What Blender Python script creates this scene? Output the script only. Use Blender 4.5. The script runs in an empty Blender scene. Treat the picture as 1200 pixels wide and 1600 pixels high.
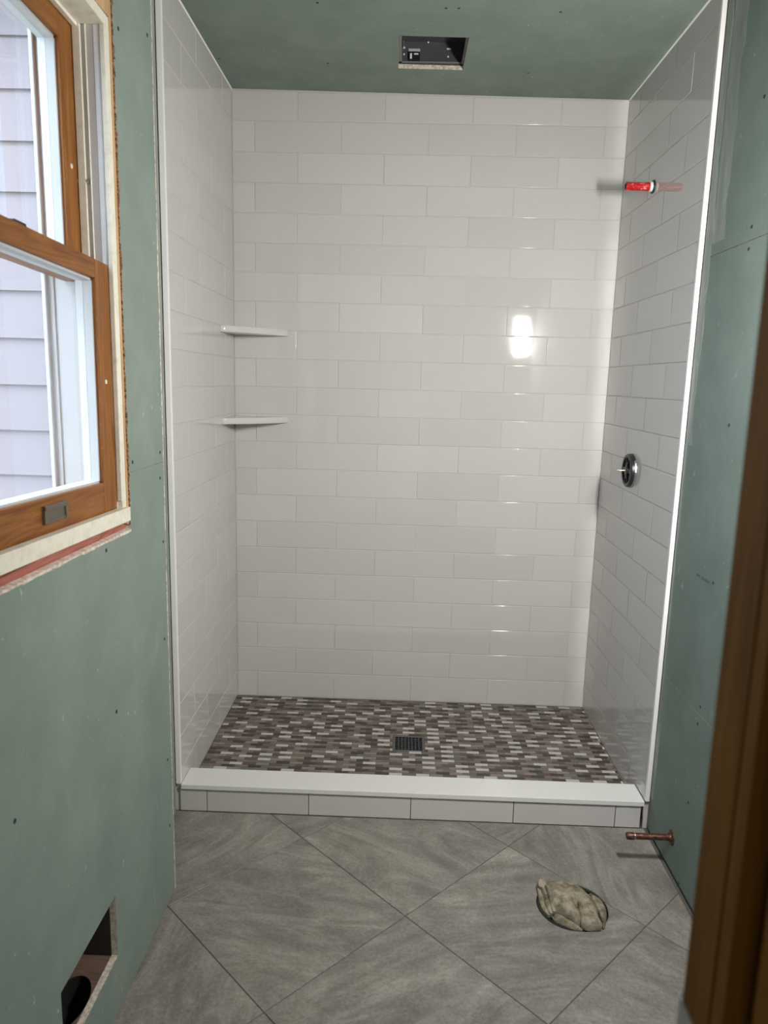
import bpy, bmesh, math, random
from mathutils import Vector, Matrix
random.seed(7)
S = 0.0254            # everything below is measured in inches
ZF = 1.35             # bathroom floor sits this far below the shower pan
SC = bpy.context.scene
COL = SC.collection

# ------------------------------------------------------------------ camera
def camera():
    f, p, y, r = 1141.625, -0.177494, 0.0220042, -0.0258230
    cp, sp, cy, sy, cr, sr = math.cos(p), math.sin(p), math.cos(y), math.sin(y), math.cos(r), math.sin(r)
    Rz = Matrix(((cy, -sy, 0), (sy, cy, 0), (0, 0, 1)))
    Rx = Matrix(((1, 0, 0), (0, cp, -sp), (0, sp, cp)))
    Ry = Matrix(((cr, 0, sr), (0, 1, 0), (-sr, 0, cr)))
    R = Rz @ Rx @ Ry
    right, fwd, up = R.col[0], R.col[1], R.col[2]
    M = Matrix((right, up, -fwd)).transposed().to_4x4()
    M.translation = Vector((27.929, -108.916, 49.839 + ZF)) * S
    cam = bpy.data.cameras.new('camera')
    cam.sensor_fit = 'HORIZONTAL'
    cam.sensor_width = 36
    cam.lens = f / 1200 * 36
    cam.clip_start = 0.01
    cam.dof.use_dof = True
    cam.dof.focus_distance = 2.45
    cam.dof.aperture_fstop = 9.8
    o = bpy.data.objects.new('camera', cam)
    o.matrix_world = M
    COL.objects.link(o)
    SC.camera = o
camera()

# ------------------------------------------------------------------ light
SC.view_settings.view_transform = 'Standard'
SC.view_settings.look = 'None'
SC.view_settings.gamma = 1
SC.view_settings.use_curve_mapping = False
SC.view_settings.exposure = 0.0
SC.cycles.use_denoising = True
SC.cycles.max_bounces = 10
SC.cycles.diffuse_bounces = 5
SC.cycles.glossy_bounces = 5
SC.cycles.transparent_max_bounces = 12
SC.cycles.blur_glossy = 0.0
SC.cycles.use_guiding = True
SC.cycles.sample_clamp_indirect = 8
w = bpy.data.worlds.new('overcast_sky')
SC.world = w
w.use_nodes = True
bg = w.node_tree.nodes['Background']
bg.inputs['Color'].default_value = (0.71, 0.85, 1.0, 1)
bg.inputs['Strength'].default_value = 11.0

def area_light(name, loc, target, sx, sy, power, color):
    l = bpy.data.lights.new(name, 'AREA')
    l.shape = 'RECTANGLE'
    l.size, l.size_y, l.energy, l.color = sx * S, sy * S, power, color
    o = bpy.data.objects.new(name, l)
    p = Vector(loc); t = Vector(target)
    o.location = p * S + Vector((0, 0, ZF * S))
    o.rotation_euler = (t - p).to_track_quat('-Z', 'Y').to_euler()
    COL.objects.link(o)
    return o
# work lamp by the right-hand wall, between the doorway and the shower
area_light('work_lamp_light', (55.5, -68, 60.8), (29, -12, 38), 2.7, 8.0, 28.2, (1.0, 0.965, 0.92))
# fill light added in the hall, no such fixture is seen
area_light('hall_fill_light', (30, -135, 88), (30, -135, 0), 14, 14, 3, (1.0, 0.95, 0.88))
po = area_light('window_portal', (-1.5, -66, 56), (40, -66, 56), 30, 42, 1, (1, 1, 1))
po.data.cycles.is_portal = True

# ------------------------------------------------------------------ materials
def mat(name, base, rough=0.5, metal=0.0, spec=0.5, fn=None, coat=0.0):
    m = bpy.data.materials.new(name)
    m.use_nodes = True
    nt = m.node_tree
    b = nt.nodes['Principled BSDF']
    b.inputs['Base Color'].default_value = (*base, 1)
    b.inputs['Roughness'].default_value = rough
    b.inputs['Metallic'].default_value = metal
    b.inputs['Specular IOR Level'].default_value = spec
    b.inputs['Coat Weight'].default_value = coat
    if fn: fn(nt, b)
    return m
def N(nt, typ, **kw):
    n = nt.nodes.new(typ)
    for k, v in kw.items():
        if k in n.inputs.keys(): n.inputs[k].default_value = v
        else: setattr(n, k, v)
    return n
def ramp(nt, stops):
    n = nt.nodes.new('ShaderNodeValToRGB')
    e = n.color_ramp.elements
    while len(e) < len(stops): e.new(0.5)
    for i, (p, c) in enumerate(stops):
        e[i].position = p
        e[i].color = (*c, 1) if not isinstance(c, float) else (c, c, c, 1)
    return n
def coords(nt, kind='world', scale=(1, 1, 1), rot=(0, 0, 0), rand=False):
    if kind == 'world':
        src = nt.nodes.new('ShaderNodeNewGeometry').outputs['Position']
    else:
        src = nt.nodes.new('ShaderNodeTexCoord').outputs['Object']
    mp = nt.nodes.new('ShaderNodeMapping')
    mp.inputs['Scale'].default_value = scale
    mp.inputs['Rotation'].default_value = rot
    nt.links.new(src, mp.inputs['Vector'])
    if rand:
        oi = nt.nodes.new('ShaderNodeObjectInfo')
        mu = nt.nodes.new('ShaderNodeMath'); mu.operation = 'MULTIPLY'; mu.inputs[1].default_value = 50
        nt.links.new(oi.outputs['Random'], mu.inputs[0])
        cb = nt.nodes.new('ShaderNodeCombineXYZ')
        nt.links.new(mu.outputs[0], cb.inputs[0]); nt.links.new(mu.outputs[0], cb.inputs[1])
        nt.links.new(cb.outputs[0], mp.inputs['Location'])
    return mp.outputs[0]
def noise(nt, vec, scale, detail=4, rough=0.55, dist=0.0):
    n = N(nt, 'ShaderNodeTexNoise')
    n.inputs['Scale'].default_value = scale
    n.inputs['Detail'].default_value = detail
    n.inputs['Roughness'].default_value = rough
    n.inputs['Distortion'].default_value = dist
    nt.links.new(vec, n.inputs['Vector'])
    return n.outputs['Fac']
def mix(nt, a, b, fac, mode='MIX'):
    n = nt.nodes.new('ShaderNodeMix'); n.data_type = 'RGBA'; n.blend_type = mode
    for s, v in ((6, a), (7, b), (0, fac)):
        if isinstance(v, bpy.types.NodeSocket): nt.links.new(v, n.inputs[s])
        elif isinstance(v, (int, float)): n.inputs[s].default_value = v
        else: n.inputs[s].default_value = (*v, 1)
    return n.outputs[2]
def bump(nt, b, h, strength, dist=0.002):
    n = nt.nodes.new('ShaderNodeBump')
    n.inputs['Strength'].default_value = strength
    n.inputs['Distance'].default_value = dist
    nt.links.new(h, n.inputs['Height'])
    nt.links.new(n.outputs[0], b.inputs['Normal'])

def f_drywall(nt, b):
    v = coords(nt)
    r1 = ramp(nt, [(0.30, (0.188, 0.233, 0.204)), (0.55, (0.214, 0.260, 0.228)), (0.75, (0.240, 0.285, 0.251))])
    nt.links.new(noise(nt, v, 7, 6, 0.6), r1.inputs[0])
    # rubbed-in joint compound dust
    r2 = ramp(nt, [(0.60, 0.0), (0.72, 1.0)])
    nt.links.new(noise(nt, coords(nt, scale=(1, 1, 0.5), rot=(0.5, 0, 0)), 16, 9, 0.72, 1.0), r2.inputs[0])
    mlt = N(nt, 'ShaderNodeMath', operation='MULTIPLY'); mlt.inputs[1].default_value = 0.16
    nt.links.new(r2.outputs[0], mlt.inputs[0])
    c = mix(nt, r1.outputs[0], (0.50, 0.54, 0.50), mlt.outputs[0])
    # fine white scratches
    r3 = ramp(nt, [(0.72, 0.0), (0.75, 1.0)])
    nt.links.new(noise(nt, coords(nt, scale=(2.2, 2.2, 1)), 34, 3, 0.5, 0.6), r3.inputs[0])
    m3 = N(nt, 'ShaderNodeMath', operation='MULTIPLY'); m3.inputs[1].default_value = 0.5
    nt.links.new(r3.outputs[0], m3.inputs[0])
    c = mix(nt, c, (0.62, 0.66, 0.62), m3.outputs[0])
    nt.links.new(c, b.inputs['Base Color'])
    bump(nt, b, noise(nt, v, 350, 2), 0.12, 0.0006)
M_DRY = mat('green_drywall_paper', (0.23, 0.31, 0.255), 0.85, spec=0.1, fn=f_drywall)
def f_smear(nt, b):
    r = ramp(nt, [(0.3, (0.22, 0.245, 0.225)), (0.55, (0.31, 0.33, 0.305)), (0.75, (0.42, 0.43, 0.40))])
    nt.links.new(noise(nt, coords(nt, scale=(1, 1, 0.25)), 22, 6, 0.65, 0.8), r.inputs[0])
    nt.links.new(r.outputs[0], b.inputs['Base Color'])
M_SMEAR = mat('grey_thinset_smear', (0.3, 0.3, 0.28), 0.75, spec=0.2, fn=f_smear)
M_GYP = mat('cut_gypsum', (0.62, 0.56, 0.48), 0.9, fn=lambda nt, b: (
    nt.links.new((lambda r: (nt.links.new(noise(nt, coords(nt), 120, 5), r.inputs[0]), r.outputs[0])[1])(
        ramp(nt, [(0.35, (0.42, 0.33, 0.26)), (0.6, (0.68, 0.62, 0.54))])), b.inputs['Base Color'])))
def f_torn(nt, b):
    r = ramp(nt, [(0.40, (0.05, 0.032, 0.022)), (0.5, (0.27, 0.17, 0.105)), (0.66, (0.48, 0.36, 0.25))])
    nt.links.new(noise(nt, coords(nt), 150, 6, 0.75), r.inputs[0])
    nt.links.new(r.outputs[0], b.inputs['Base Color'])
M_TORN = mat('torn_brown_paper', (0.27, 0.17, 0.1), 0.9, spec=0.1, fn=f_torn)
def f_tile(nt, b):
    oi = nt.nodes.new('ShaderNodeObjectInfo')
    r = ramp(nt, [(0.0, (0.545, 0.530, 0.515)), (1.0, (0.585, 0.568, 0.552))])
    nt.links.new(oi.outputs['Random'], r.inputs[0])
    nt.links.new(r.outputs[0], b.inputs['Base Color'])
    bump(nt, b, noise(nt, coords(nt), 11, 2, 0.4), 0.14, 0.0025)
M_TILE = mat('white_glazed_tile', (0.58, 0.565, 0.55), 0.045, spec=0.62, fn=f_tile)
M_GROUT = mat('warm_grey_grout', (0.53, 0.505, 0.48), 0.85, spec=0.2)
def f_ftile(nt, b):
    v = coords(nt, 'obj', rand=True)
    vs = coords(nt, 'obj', scale=(1.0, 0.30, 1), rot=(0, 0, 0.5), rand=True)
    mp = vs.node
    oi = nt.nodes.new('ShaderNodeObjectInfo')
    mu = nt.nodes.new('ShaderNodeMath'); mu.operation = 'MULTIPLY'; mu.inputs[1].default_value = 5.3
    nt.links.new(oi.outputs['Random'], mu.inputs[0])
    cb = nt.nodes.new('ShaderNodeCombineXYZ'); nt.links.new(mu.outputs[0], cb.inputs[2])
    vr = nt.nodes.new('ShaderNodeVectorRotate'); vr.rotation_type = 'Z_AXIS'
    nt.links.new(nt.nodes.new('ShaderNodeTexCoord').outputs['Object'], vr.inputs['Vector']); nt.links.new(mu.outputs[0], vr.inputs['Angle'])
    nt.links.new(vr.outputs[0], mp.inputs['Vector'])
    r1 = ramp(nt, [(0.28, (0.155, 0.140, 0.122)), (0.5, (0.262, 0.242, 0.214)), (0.72, (0.385, 0.362, 0.328))])
    nt.links.new(noise(nt, v, 6.5, 9, 0.68, 0.6), r1.inputs[0])
    r2 = ramp(nt, [(0.36, (0.13, 0.118, 0.102)), (0.52, (0.252, 0.232, 0.204)), (0.68, (0.42, 0.395, 0.355))])
    nt.links.new(noise(nt, vs, 9, 8, 0.66, 2.2), r2.inputs[0])
    c = mix(nt, r1.outputs[0], r2.outputs[0], 0.5)
    r3 = ramp(nt, [(0.33, 0.58), (0.5, 0.86), (0.68, 1.14)])
    nt.links.new(noise(nt, v, 120, 7, 0.8), r3.inputs[0])
    c = mix(nt, c, r3.outputs[0], 0.85, 'MULTIPLY')
    r4 = ramp(nt, [(0.475, 1.0), (0.5, 1.28), (0.525, 1.0)])          # thin pale veins
    nt.links.new(noise(nt, vs, 5, 5, 0.6, 2.5), r4.inputs[0])
    c = mix(nt, c, r4.outputs[0], 0.55, 'MULTIPLY')
    nt.links.new(c, b.inputs['Base Color'])
    bump(nt, b, noise(nt, vs, 30, 6, 0.7, 1), 0.25, 0.001)
M_FTILE = mat('grey_slate_look_porcelain', (0.22, 0.21, 0.19), 0.48, spec=0.4, fn=f_ftile)
M_FGROUT = mat('dark_floor_grout', (0.10, 0.095, 0.085), 0.9, spec=0.2)
MOS = []
for nm, c, ro in (('dark_brown_mosaic', (0.050, 0.036, 0.030), 0.3), ('umber_mosaic', (0.095, 0.070, 0.058), 0.35),
                  ('taupe_mosaic', (0.165, 0.138, 0.118), 0.4), ('mushroom_mosaic', (0.215, 0.190, 0.165), 0.4),
                  ('olive_grey_mosaic', (0.135, 0.122, 0.100), 0.4), ('pale_glass_mosaic', (0.50, 0.48, 0.46), 0.2)):
    MOS.append(mat(nm, c, ro))
M_MGROUT = mat('mosaic_grout', (0.135, 0.12, 0.105), 0.9, spec=0.2)
M_WHITE = mat('white_trim_profile', (0.82, 0.81, 0.80), 0.3)
M_SHELF = mat('white_glazed_shelf', (0.60, 0.59, 0.575), 0.06)
M_QUARTZ = mat('white_solid_surface', (0.72, 0.715, 0.70), 0.16)
def f_ivory(nt, b):
    r = ramp(nt, [(0.3, (0.60, 0.55, 0.46)), (0.5, (0.72, 0.68, 0.58)), (0.7, (0.76, 0.72, 0.63))])
    nt.links.new(noise(nt, coords(nt), 45, 6, 0.7), r.inputs[0])
    nt.links.new(r.outputs[0], b.inputs['Base Color'])
M_IVORY = mat('ivory_window_paint', (0.72, 0.68, 0.58), 0.4, fn=f_ivory)
M_VINYL = mat('grey_vinyl_liner', (0.50, 0.49, 0.49), 0.35)
M_VINYLW = mat('bluish_white_vinyl', (0.70, 0.72, 0.75), 0.3)
M_EXTW = mat('white_exterior_aluminium', (0.47, 0.47, 0.47), 0.45)
def wood(name, dark, mid, light, axis, rough=0.42, coat=0.0, spec=0.3):
    sc = {'x': (0.06, 1, 1), 'y': (1, 0.06, 1), 'z': (1, 1, 0.06)}[axis]
    def fn(nt, b):
        r = ramp(nt, [(0.32, dark), (0.5, mid), (0.7, light)])
        nt.links.new(noise(nt, coords(nt, scale=sc), 75, 6, 0.65, 1.4), r.inputs[0])
        nt.links.new(r.outputs[0], b.inputs['Base Color'])
    return mat(name, mid, rough, fn=fn, coat=coat, spec=spec)
oak = ((0.13, 0.042, 0.008), (0.225, 0.082, 0.017), (0.30, 0.125, 0.03))
M_OAKY = wood('stained_oak_rail', *oak, 'y')
M_OAKZ = wood('stained_oak_stile', *oak, 'z')
M_JAMB = wood('dark_stained_jamb_wood', (0.08, 0.032, 0.005), (0.115, 0.047, 0.007), (0.145, 0.062, 0.010), 'z', 0.65, 0, 0.08)
M_PINE = wood('rough_framing_pine', (0.36, 0.20, 0.09), (0.50, 0.31, 0.16), (0.60, 0.40, 0.24), 'z', 0.8, 0)
M_REDW = wood('reddish_rough_sheathing', (0.12, 0.035, 0.025), (0.30, 0.10, 0.075), (0.42, 0.18, 0.14), 'y', 0.85, 0)
M_BRNB = wood('brown_subfloor_board', (0.10, 0.06, 0.045), (0.145, 0.09, 0.068), (0.18, 0.12, 0.09), 'x', 0.85, 0)
M_SHADEW = mat('shade_painted_stud', (0.030, 0.022, 0.016), 0.9)  # near-black brown puts the wall cavity's shade into the colour
M_BLACK = mat('black_plastic', (0.012, 0.014, 0.014), 0.35)
M_HOLE = mat('dark_screw_head', (0.012, 0.013, 0.013), 0.5)
M_DUCT = mat('hole_shade_black', (0.006, 0.005, 0.005), 0.9)  # near-black stands in for the shade deep inside openings
M_STEEL = mat('brushed_steel', (0.55, 0.56, 0.58), 0.3, metal=1)
M_GRATE = mat('dull_drain_steel', (0.20, 0.21, 0.22), 0.35, metal=0.9)
M_DSTEEL = mat('dark_fan_housing_steel', (0.075, 0.08, 0.085), 0.45, metal=0.3)
M_BRASS = mat('pale_brass', (0.72, 0.60, 0.45), 0.3, metal=1)
M_PEWTER = mat('aged_bronze_pull', (0.20, 0.17, 0.14), 0.45, metal=0.7)
def f_copper(nt, b):
    r = ramp(nt, [(0.3, (0.03, 0.014, 0.010)), (0.5, (0.10, 0.040, 0.025)), (0.72, (0.26, 0.12, 0.08))])
    nt.links.new(noise(nt, coords(nt, scale=(1, 3, 3)), 90, 4, 0.6), r.inputs[0])
    nt.links.new(r.outputs[0], b.inputs['Base Color'])
M_COPPER = mat('tarnished_copper', (0.3, 0.13, 0.08), 0.45, metal=0.5, fn=f_copper)
def f_red(nt, b):
    r = ramp(nt, [(0.42, (0.40, 0.006, 0.008)), (0.56, (0.52, 0.015, 0.015)), (0.68, (0.75, 0.35, 0.33))])
    nt.links.new(noise(nt, coords(nt, scale=(0.7, 1, 1)), 120, 4, 0.6), r.inputs[0])
    nt.links.new(r.outputs[0], b.inputs['Base Color'])
M_RED = mat('red_plastic', (0.6, 0.02, 0.02), 0.3, fn=f_red)
def f_rag(nt, b):
    r = ramp(nt, [(0.34, (0.10, 0.078, 0.048)), (0.48, (0.235, 0.20, 0.145)), (0.60, (0.35, 0.31, 0.24))])
    nt.links.new(noise(nt, coords(nt), 34, 8, 0.7), r.inputs[0])
    nt.links.new(r.outputs[0], b.inputs['Base Color'])
    bump(nt, b, noise(nt, coords(nt), 420, 3), 0.6, 0.001)
M_RAG = mat('dirty_canvas_cloth', (0.24, 0.2, 0.15), 0.95, spec=0.1, fn=f_rag)
M_SIDING = mat('pale_lavender_siding', (0.195, 0.170, 0.176), 0.7, spec=0.1)
M_HALL = mat('hall_wall_paint', (0.55, 0.52, 0.47), 0.7)
M_HALLF = wood('hall_floor_boards', (0.12, 0.06, 0.03), (0.2, 0.11, 0.06), (0.27, 0.16, 0.09), 'y', 0.4)
M_GROUND = mat('outdoor_ground', (0.20, 0.21, 0.17), 0.9)
def f_glass(nt, b):
    out = nt.nodes['Material Output']
    tr = N(nt, 'ShaderNodeBsdfTransparent'); tr.inputs[0].default_value = (0.95, 0.96, 0.97, 1)
    gl = N(nt, 'ShaderNodeBsdfGlossy'); gl.inputs['Roughness'].default_value = 0.01
    fr = N(nt, 'ShaderNodeFresnel'); fr.inputs['IOR'].default_value = 1.45
    ms = N(nt, 'ShaderNodeMixShader')
    nt.links.new(fr.outputs[0], ms.inputs[0]); nt.links.new(tr.outputs[0], ms.inputs[1]); nt.links.new(gl.outputs[0], ms.inputs[2])
    nt.links.new(ms.outputs[0], out.inputs['Surface'])
M_GLASS = mat('window_glass', (1, 1, 1), 0.0, fn=f_glass)

# ------------------------------------------------------------------ builders
def P(x, y, z): return Vector((x * S, y * S, (z + ZF) * S))
class MB:
    def __init__(s): s.v, s.f, s.m = [], [], []
    def face(s, pts, mi=0):
        i = len(s.v); s.v += [tuple(p) for p in pts]; s.f.append(tuple(range(i, i + len(pts)))); s.m.append(mi)
    def box(s, x0, x1, y0, y1, z0, z1, mi=0, skip=''):
        i = len(s.v)
        s.v += [(x0, y0, z0), (x1, y0, z0), (x1, y1, z0), (x0, y1, z0), (x0, y0, z1), (x1, y0, z1), (x1, y1, z1), (x0, y1, z1)]
        q = {'b': (0, 3, 2, 1), 't': (4, 5, 6, 7), 'f': (0, 1, 5, 4), 'k': (2, 3, 7, 6), 'l': (3, 0, 4, 7), 'r': (1, 2, 6, 5)}
        for k, a in q.items():
            if k in skip: continue
            s.f.append(tuple(i + j for j in a)); s.m.append(mi)
        return s
    def prism(s, poly, z0, z1, mi=0):
        """poly: counter-clockwise (x, y) list"""
        n = len(poly); i = len(s.v)
        s.v += [(x, y, z0) for x, y in poly] + [(x, y, z1) for x, y in poly]
        s.f.append(tuple(i + n + k for k in range(n))); s.m.append(mi)
        s.f.append(tuple(i + n - 1 - k for k in range(n))); s.m.append(mi)
        for k in range(n):
            l = (k + 1) % n
            s.f.append((i + k, i + l, i + n + l, i + n + k)); s.m.append(mi)
        return s
    def lathe(s, prof, axis, origin, n=32, mi=0, cap0=True, cap1=True):
        """prof: (distance along axis, radius)"""
        a = Vector(axis).normalized(); o = Vector(origin)
        u = a.orthogonal().normalized(); w_ = a.cross(u)
        i = len(s.v)
        for d, r in prof:
            for k in range(n):
                t = 2 * math.pi * k / n
                s.v.append(tuple(o + a * d + (u * math.cos(t) + w_ * math.sin(t)) * r))
        for j in range(len(prof) - 1):
            for k in range(n):
                l = (k + 1) % n
                s.f.append((i + j * n + k, i + j * n + l, i + (j + 1) * n + l, i + (j + 1) * n + k)); s.m.append(mi)
        if cap0: s.f.append(tuple(i + n - 1 - k for k in range(n))); s.m.append(mi)
        if cap1: s.f.append(tuple(i + (len(prof) - 1) * n + k for k in range(n))); s.m.append(mi)
        return s
    def build(s, name, mats, parent=None, bevel=0.0, smooth=False, origin=None):
        xs, ys, zs = zip(*s.v)
        c = origin or ((min(xs) + max(xs)) / 2, (min(ys) + max(ys)) / 2, (min(zs) + max(zs)) / 2)
        me = bpy.data.meshes.new(name)
        me.from_pydata([((x - c[0]) * S, (y - c[1]) * S, (z - c[2]) * S) for x, y, z in s.v], [], s.f)
        for m in (mats if isinstance(mats, (list, tuple)) else [mats]): me.materials.append(m)
        me.polygons.foreach_set('material_index', s.m)
        bm = bmesh.new(); bm.from_mesh(me)
        bmesh.ops.recalc_face_normals(bm, faces=bm.faces)
        if bevel:
            bmesh.ops.bevel(bm, geom=[e for e in bm.edges if e.is_manifold and e.calc_face_angle(0) > 0.7], offset=bevel * S, segments=2,
                            profile=0.5, affect='EDGES', clamp_overlap=True)
        bm.to_mesh(me); bm.free()
        if smooth:
            for p in me.polygons: p.use_smooth = True
            me.set_sharp_from_angle(angle=math.radians(40))
        return link(name, me, P(*c), parent)
WORLD = {}
def link(name, me, wloc, parent=None):
    o = bpy.data.objects.new(name, me)
    COL.objects.link(o)
    WORLD[o.name] = wloc.copy()
    if parent:
        o.parent = parent
        o.location = wloc - WORLD[parent.name]
    else: o.location = wloc
    return o
def tag(o, label=None, cat=None, group=None, kind=None):
    if label: o['label'] = label
    if cat: o['category'] = cat
    if group: o['group'] = group
    if kind: o['kind'] = kind
    return o
def empty(name, loc): 
    o = bpy.data.objects.new(name, None); COL.objects.link(o)
    o.empty_display_size = 0.02
    o.location = P(*loc); WORLD[o.name] = P(*loc).copy()
    return o
def B(name, m, parent, x0, x1, y0, y1, z0, z1, bevel=0.0):
    return MB().box(min(x0, x1), max(x0, x1), min(y0, y1), max(y0, y1), min(z0, z1), max(z0, z1)).build(name, m, parent, bevel)

H = 4.04707; W = 12.125; XL = 2.951; XR = 57.628; G = 0.085
YF = -29.6                                   # front end of the tiled side walls
YJ = -43.6                                   # where the furred window wall begins
XWIN = 6.4; XRB = 58.12
def zc(x): return 89.02 - 0.0107 * (x - XL)  # the ceiling drops slightly to the right

# ------------------------------------------------------------------ tile pieces
TM = {}
def tile_mesh(wd, ht):
    k = (round(wd, 2), round(ht, 2))
    if k in TM: return TM[k]
    a, h, d, b, dn = wd / 2, ht / 2, 0.12, 0.07, 0.035
    m = MB()
    o = [(-a, 0, -h), (a, 0, -h), (a, 0, h), (-a, 0, h)]
    i = [(-a + b, -dn, -h + b), (a - b, -dn, -h + b), (a - b, -dn, h - b), (-a + b, -dn, h - b)]
    k2 = [(x, d, z) for x, y, z in o]
    v = o + i + k2
    f = [(4, 5, 6, 7)]
    for j in range(4):
        l = (j + 1) % 4
        f += [(j, l, 4 + l, 4 + j), (8 + j, 8 + l, l, j)]
    me = bpy.data.meshes.new('wall_tile')
    me.from_pydata([(x * S, y * S, z * S) for x, y, z in v], [], f)
    me.materials.append(M_TILE)
    # rounded glaze edge: flat face, normals turning outwards over the bevel
    for p in me.polygons: p.use_smooth = True
    nr = []
    for p in me.polygons:
        for li in p.loop_indices:
            vi = me.loops[li].vertex_index
            if vi in (4, 5, 6, 7) : nr.append((0, -1, 0))
            else:
                n_ = p.normal
                q_ = Vector((n_.x, 0, n_.z)); q_.normalize()
                nr.append(tuple((q_ * 0.82 + Vector((0, -0.57, 0))).normalized()) if vi < 4 and p.index % 2 == 1 else tuple(n_))
    me.normals_split_custom_set(nr)
    TM[k] = me
    return me
def tile(parent, c, wd, ht, face):
    o = link('wall_tile', tile_mesh(wd, ht), P(*c), parent)
    r = {'back': 0, 'left': math.pi / 2, 'right': -math.pi / 2}[face]
    o.rotation_euler = (random.gauss(0, 0.0016), 0, r + random.gauss(0, 0.0016))
    return o
def runs(lo, hi, joints):
    e = [lo] + [j for j in joints if lo + 0.3 < j < hi - 0.3] + [hi]
    return list(zip(e[:-1], e[1:]))

# ================================================================== SETTING
# floor ------------------------------------------------------------
HX, HY, HR = 46.3, -43.45, 3.5
def circ(r, n=40, cx=HX, cy=HY): return [(cx + r * math.cos(2 * math.pi * k / n), cy + r * math.sin(2 * math.pi * k / n)) for k in range(n)]
def cut_hole(o, cx, cy, r, z0, z1):
    cm = MB().prism(circ(r, 48, cx, cy), z0, z1).build('cutter', M_FGROUT)
    md = o.modifiers.new('hole', 'BOOLEAN'); md.object = cm; md.operation = 'DIFFERENCE'; md.solver = 'EXACT'
    bpy.context.view_layer.update()
    dg = bpy.context.evaluated_depsgraph_get()
    me = bpy.data.meshes.new_from_object(o.evaluated_get(dg))
    o.modifiers.clear(); o.data = me
    bpy.data.objects.remove(cm)
zf = -ZF
floor = MB().box(-3, 62, -93.4, 0.3, zf - 2.2, zf - 0.07).build('floor', M_FGROUT)
tag(floor, kind='structure')
cut_hole(floor, HX, HY, HR + 0.02, zf - 3, zf + 1)
hall_floor = MB().box(-20, 80, -190, -93.4, zf - 2.2, zf - 0.1).build('floor', M_HALLF); tag(hall_floor, kind='structure')
def clip(poly, ax, val, keep_less):
    out = []
    for i in range(len(poly)):
        a, b = poly[i], poly[(i + 1) % len(poly)]
        ia = (a[ax] <= val) == keep_less; ib = (b[ax] <= val) == keep_less
        if ia: out.append(a)
        if ia != ib:
            t = (val - a[ax]) / (b[ax] - a[ax])
            out.append((a[0] + t * (b[0] - a[0]), a[1] + t * (b[1] - a[1])))
    return out
def sgn_area(p): return sum(p[i][0] * p[(i + 1) % len(p)][1] - p[(i + 1) % len(p)][0] * p[i][1] for i in range(len(p))) / 2
D2 = 11.63; gd = 0.085 * math.sqrt(2) / 2
for i in range(-6, 8):
    for j in range(-6, 8):
        # tile whose far corner is lattice point (i, j)
        cx, cy = 18.0 + D2 * (i - j), -34.18 - D2 * (i + j) - D2
        r = D2 - gd * 1.0
        poly = [(cx, cy + r), (cx - r, cy), (cx, cy - r), (cx + r, cy)]
        for ax, v, less in ((0, 57.75, True), (0, 2.3, False), (1, -29.85, True), (1, -93.2, False)):
            if poly: poly = clip(poly, ax, v, less)
        if len(poly) < 3 or abs(sgn_area(poly)) < 0.6: continue
        if sgn_area(poly) < 0: poly.reverse()
        o = MB().prism(poly, zf - 0.3, zf).build('floor_tile', M_FTILE, floor, origin=(cx, cy, zf))
        if math.hypot(cx - HX, cy - HY) < D2 + 4: cut_hole(o, HX, HY, HR, zf - 3, zf + 1)
        bm = bmesh.new(); bm.from_mesh(o.data)
        bmesh.ops.bevel(bm, geom=[e for e in bm.edges if all(abs(v.co.z) < 1e-5 for v in e.verts)], offset=0.035 * S, segments=1, affect='EDGES')
        bm.to_mesh(o.data); bm.free()

# back wall --------------------------------------------------------
wb = MB().box(-3, 62, 0.045, 3, -3, 92).build('wall_back', M_GROUT); tag(wb, kind='structure')
for row in range(22):
    A = row % 2 == 0
    js = [k * W if A else (k - 0.5) * W + 0.06 for k in range(0, 6)]
    z0, z1 = (21 - row) * H, (22 - row) * H
    for x0, x1 in runs(XL, XR, js):
        zt = min(z1, zc(x1) - 0.08)
        tile(wb, ((x0 + x1) / 2, 0.03, (z0 + zt) / 2), x1 - x0 - G, zt - z0 - G, 'back')

# left wall --------------------------------------------------------
WY0, WY1, WZ0, WZ1 = -80.5, -52.35, 38.0, 76.2          # window opening
VY0, VY1, VZ0, VZ1 = -67.4, -58.05, 3.95, 9.33          # register opening
m = MB()
m.box(-3, XL - 0.045, YF, 0.06, -3, 92, 0)
m.box(0.97, 2.2, YJ, YF, -3, 92, 1)
xb = 5.88
m.box(0.97, xb, WY1, YJ, -3, 92, 1)
m.box(0.97, xb, -93.4, WY0, -3, 92, 1)
m.box(0.97, xb, WY0, WY1, WZ1, 92, 1)
m.box(0.97, xb, WY0, WY1, 16, WZ0, 1)
m.box(0.45, 2.4, WY0, WY1, -3, 16, 2)
m.box(2.4, xb, VY1, WY1, -3, 16, 2)
m.box(2.4, xb, WY0, -76, -3, 16, 2)
wl = m.build('wall_left', [M_GROUT, M_SMEAR, M_SHADEW]); tag(wl, kind='structure')
def side_joints(row):
    return [-5.15, -17.6] if row % 2 == 0 else [-11.4, -23.6]
for row in range(22):
    z0, z1 = (21 - row) * H, (22 - row) * H
    for y0, y1 in runs(YF, -0.05, sorted(side_joints(row))):
        tile(wl, (XL - 0.03, (y0 + y1) / 2, (z0 + z1) / 2), y1 - y0 - G, z1 - z0 - G, 'left')
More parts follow.
